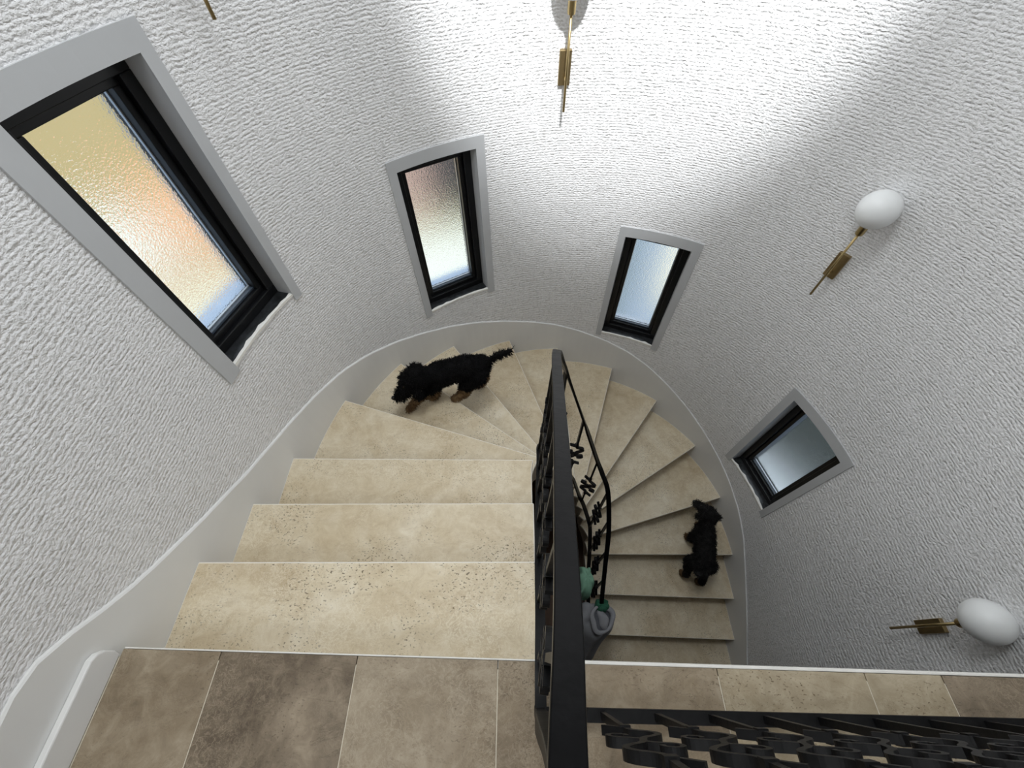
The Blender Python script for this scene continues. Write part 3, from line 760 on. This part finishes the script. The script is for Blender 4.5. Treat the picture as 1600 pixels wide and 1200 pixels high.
# ------------------------------------------------------------------ garments hung on the lower end of the railing
def cloth(name, label, cat, rings, mat, seg=36, seed=1, fold=.012, nf=7, mats=None):
    """lofted cloth: rings of (centre, radius_x, radius_y) with folds that run down the cloth"""
    rnd = random.Random(seed); bm = bmesh.new(); R = []
    ph = rnd.random() * 6
    for j, (c, rx, ry) in enumerate(rings):
        r_ = []
        for k in range(seg):
            a = 2 * PI * k / seg
            f = 1 + fold / max(rx, ry) * (math.sin(nf * a + ph + j * .35) * .6 + math.sin((nf + 4) * a - ph * 2 + j * .6) * .4) * min(1, j / 2)
            r_.append(bm.verts.new(V(c) + V((rx * f * math.cos(a), ry * f * math.sin(a), 0)) + V((0, 0, .012 * noise.noise(V((math.cos(a) * 2, math.sin(a) * 2, j * .5 + seed)))))))
        R.append(r_)
    for a, b in zip(R, R[1:]):
        for k in range(seg): bm.faces.new((a[k], a[(k + 1) % seg], b[(k + 1) % seg], b[k]))
    bm.faces.new(R[0][::-1]); bm.faces.new(R[-1])
    o = link(name, bm, mat, None, smooth=True)
    sb = o.modifiers.new('sub', 'SUBSURF'); sb.levels = 1; sb.render_levels = 2
    tag(o, label, cat); return o
def shift(pts, d): return [V(p) + V(d) for p in pts]
mint = cloth('mint_garment', 'crumpled mint green garment hanging over the railing above the grey hoodie', 'garment',
      [((.475, .455, -1.80), .012, .015), ((.470, .45, -1.79), .035, .05), ((.462, .44, -1.815), .055, .085), ((.455, .43, -1.88), .062, .098), ((.452, .425, -1.97), .060, .095), ((.448, .42, -2.06), .055, .085), ((.45, .42, -2.14), .045, .07), ((.45, .42, -2.16), .01, .02)], M['mint'], seed=4, fold=.019, nf=6)
hd = cloth('grey_hoodie', 'grey jersey hoodie with an open round hood hung on the lower railing end', 'garment',
      [((.53, .20, -1.865), .03, .03), ((.527, .205, -1.85), .085, .075), ((.512, .205, -1.872), .122, .105), ((.498, .195, -1.92), .128, .112), ((.480, .155, -2.01), .105, .105), ((.468, .10, -2.12), .088, .102), ((.464, .055, -2.24), .082, .098), ((.462, .03, -2.36), .078, .088), ((.462, .03, -2.42), .065, .072), ((.462, .03, -2.425), .02, .02)], M['hoodie'], seed=9, fold=.02, nf=5)
def ringtube(name, c, ax1, ax2, r1, r2, tr, mat, wob, parent):
    bm = bmesh.new(); n = 40; c = V(c); rings = []
    for i in range(n):
        a = 2 * PI * i / n; w_ = 1 + wob * math.sin(3 * a + 1) + wob * .6 * math.sin(5 * a)
        p = c + V(ax1) * (r1 * w_ * math.cos(a)) + V(ax2) * (r2 * w_ * math.sin(a)); out = (p - c).normalized(); nn = V(ax1).cross(V(ax2)).normalized()
        tt = tr * (1 + .35 * math.sin(2 * a + .6))
        rings.append([bm.verts.new(p + (out * math.cos(b) + nn * math.sin(b) * .8) * tt) for b in [2 * PI * k / 10 for k in range(10)]])
    for i in range(n):
        A, B = rings[i], rings[(i + 1) % n]
        for k in range(10): bm.faces.new((A[k], A[(k + 1) % 10], B[(k + 1) % 10], B[k]))
    o = link(name, bm, mat, None, smooth=True); o.parent = parent; return o
ringtube('hood_rim', (.548, .203, -1.822), (.93, .1, -.34), (.05, .97, .1), .078, .080, .015, M['hoodie'], .06, hd)
bm = bmesh.new(); bmesh.ops.create_uvsphere(bm, u_segments=24, v_segments=14, radius=1, matrix=Matrix.Translation((.544, .204, -1.842)) @ Matrix.Rotation(.34, 4, 'Y') @ Matrix.Diagonal((.074, .078, .018, 1)))
x = link('hood_lining', bm, M['hoodlin'], None, smooth=True); x.parent = hd; x['label'] = 'dark inside of the hood'
bm = bmesh.new(); bmesh.ops.create_uvsphere(bm, u_segments=24, v_segments=14, radius=1, matrix=Matrix.Translation((.553, .200, -1.832)) @ Matrix.Rotation(.3, 4, 'Y') @ Matrix.Rotation(.25, 4, 'Z') @ Matrix.Diagonal((.036, .064, .024, 1)))
for v in bm.verts: v.co += V((1, 0, 0)) * .006 * math.sin(v.co.y * 70)
x = link('hood_fold', bm, M['hoodie'], None, smooth=True); x.parent = hd
gr = cloth('green_cap', 'small dark green cloth tucked on top of the railing behind the grey hoodie', 'cloth',
      [((.553, .285, -1.80), .01, .012), ((.553, .285, -1.79), .035, .03), ((.555, .283, -1.81), .050, .042), ((.555, .282, -1.85), .048, .045), ((.555, .28, -1.87), .02, .02)], M['dgreen'], seed=12, fold=.006)
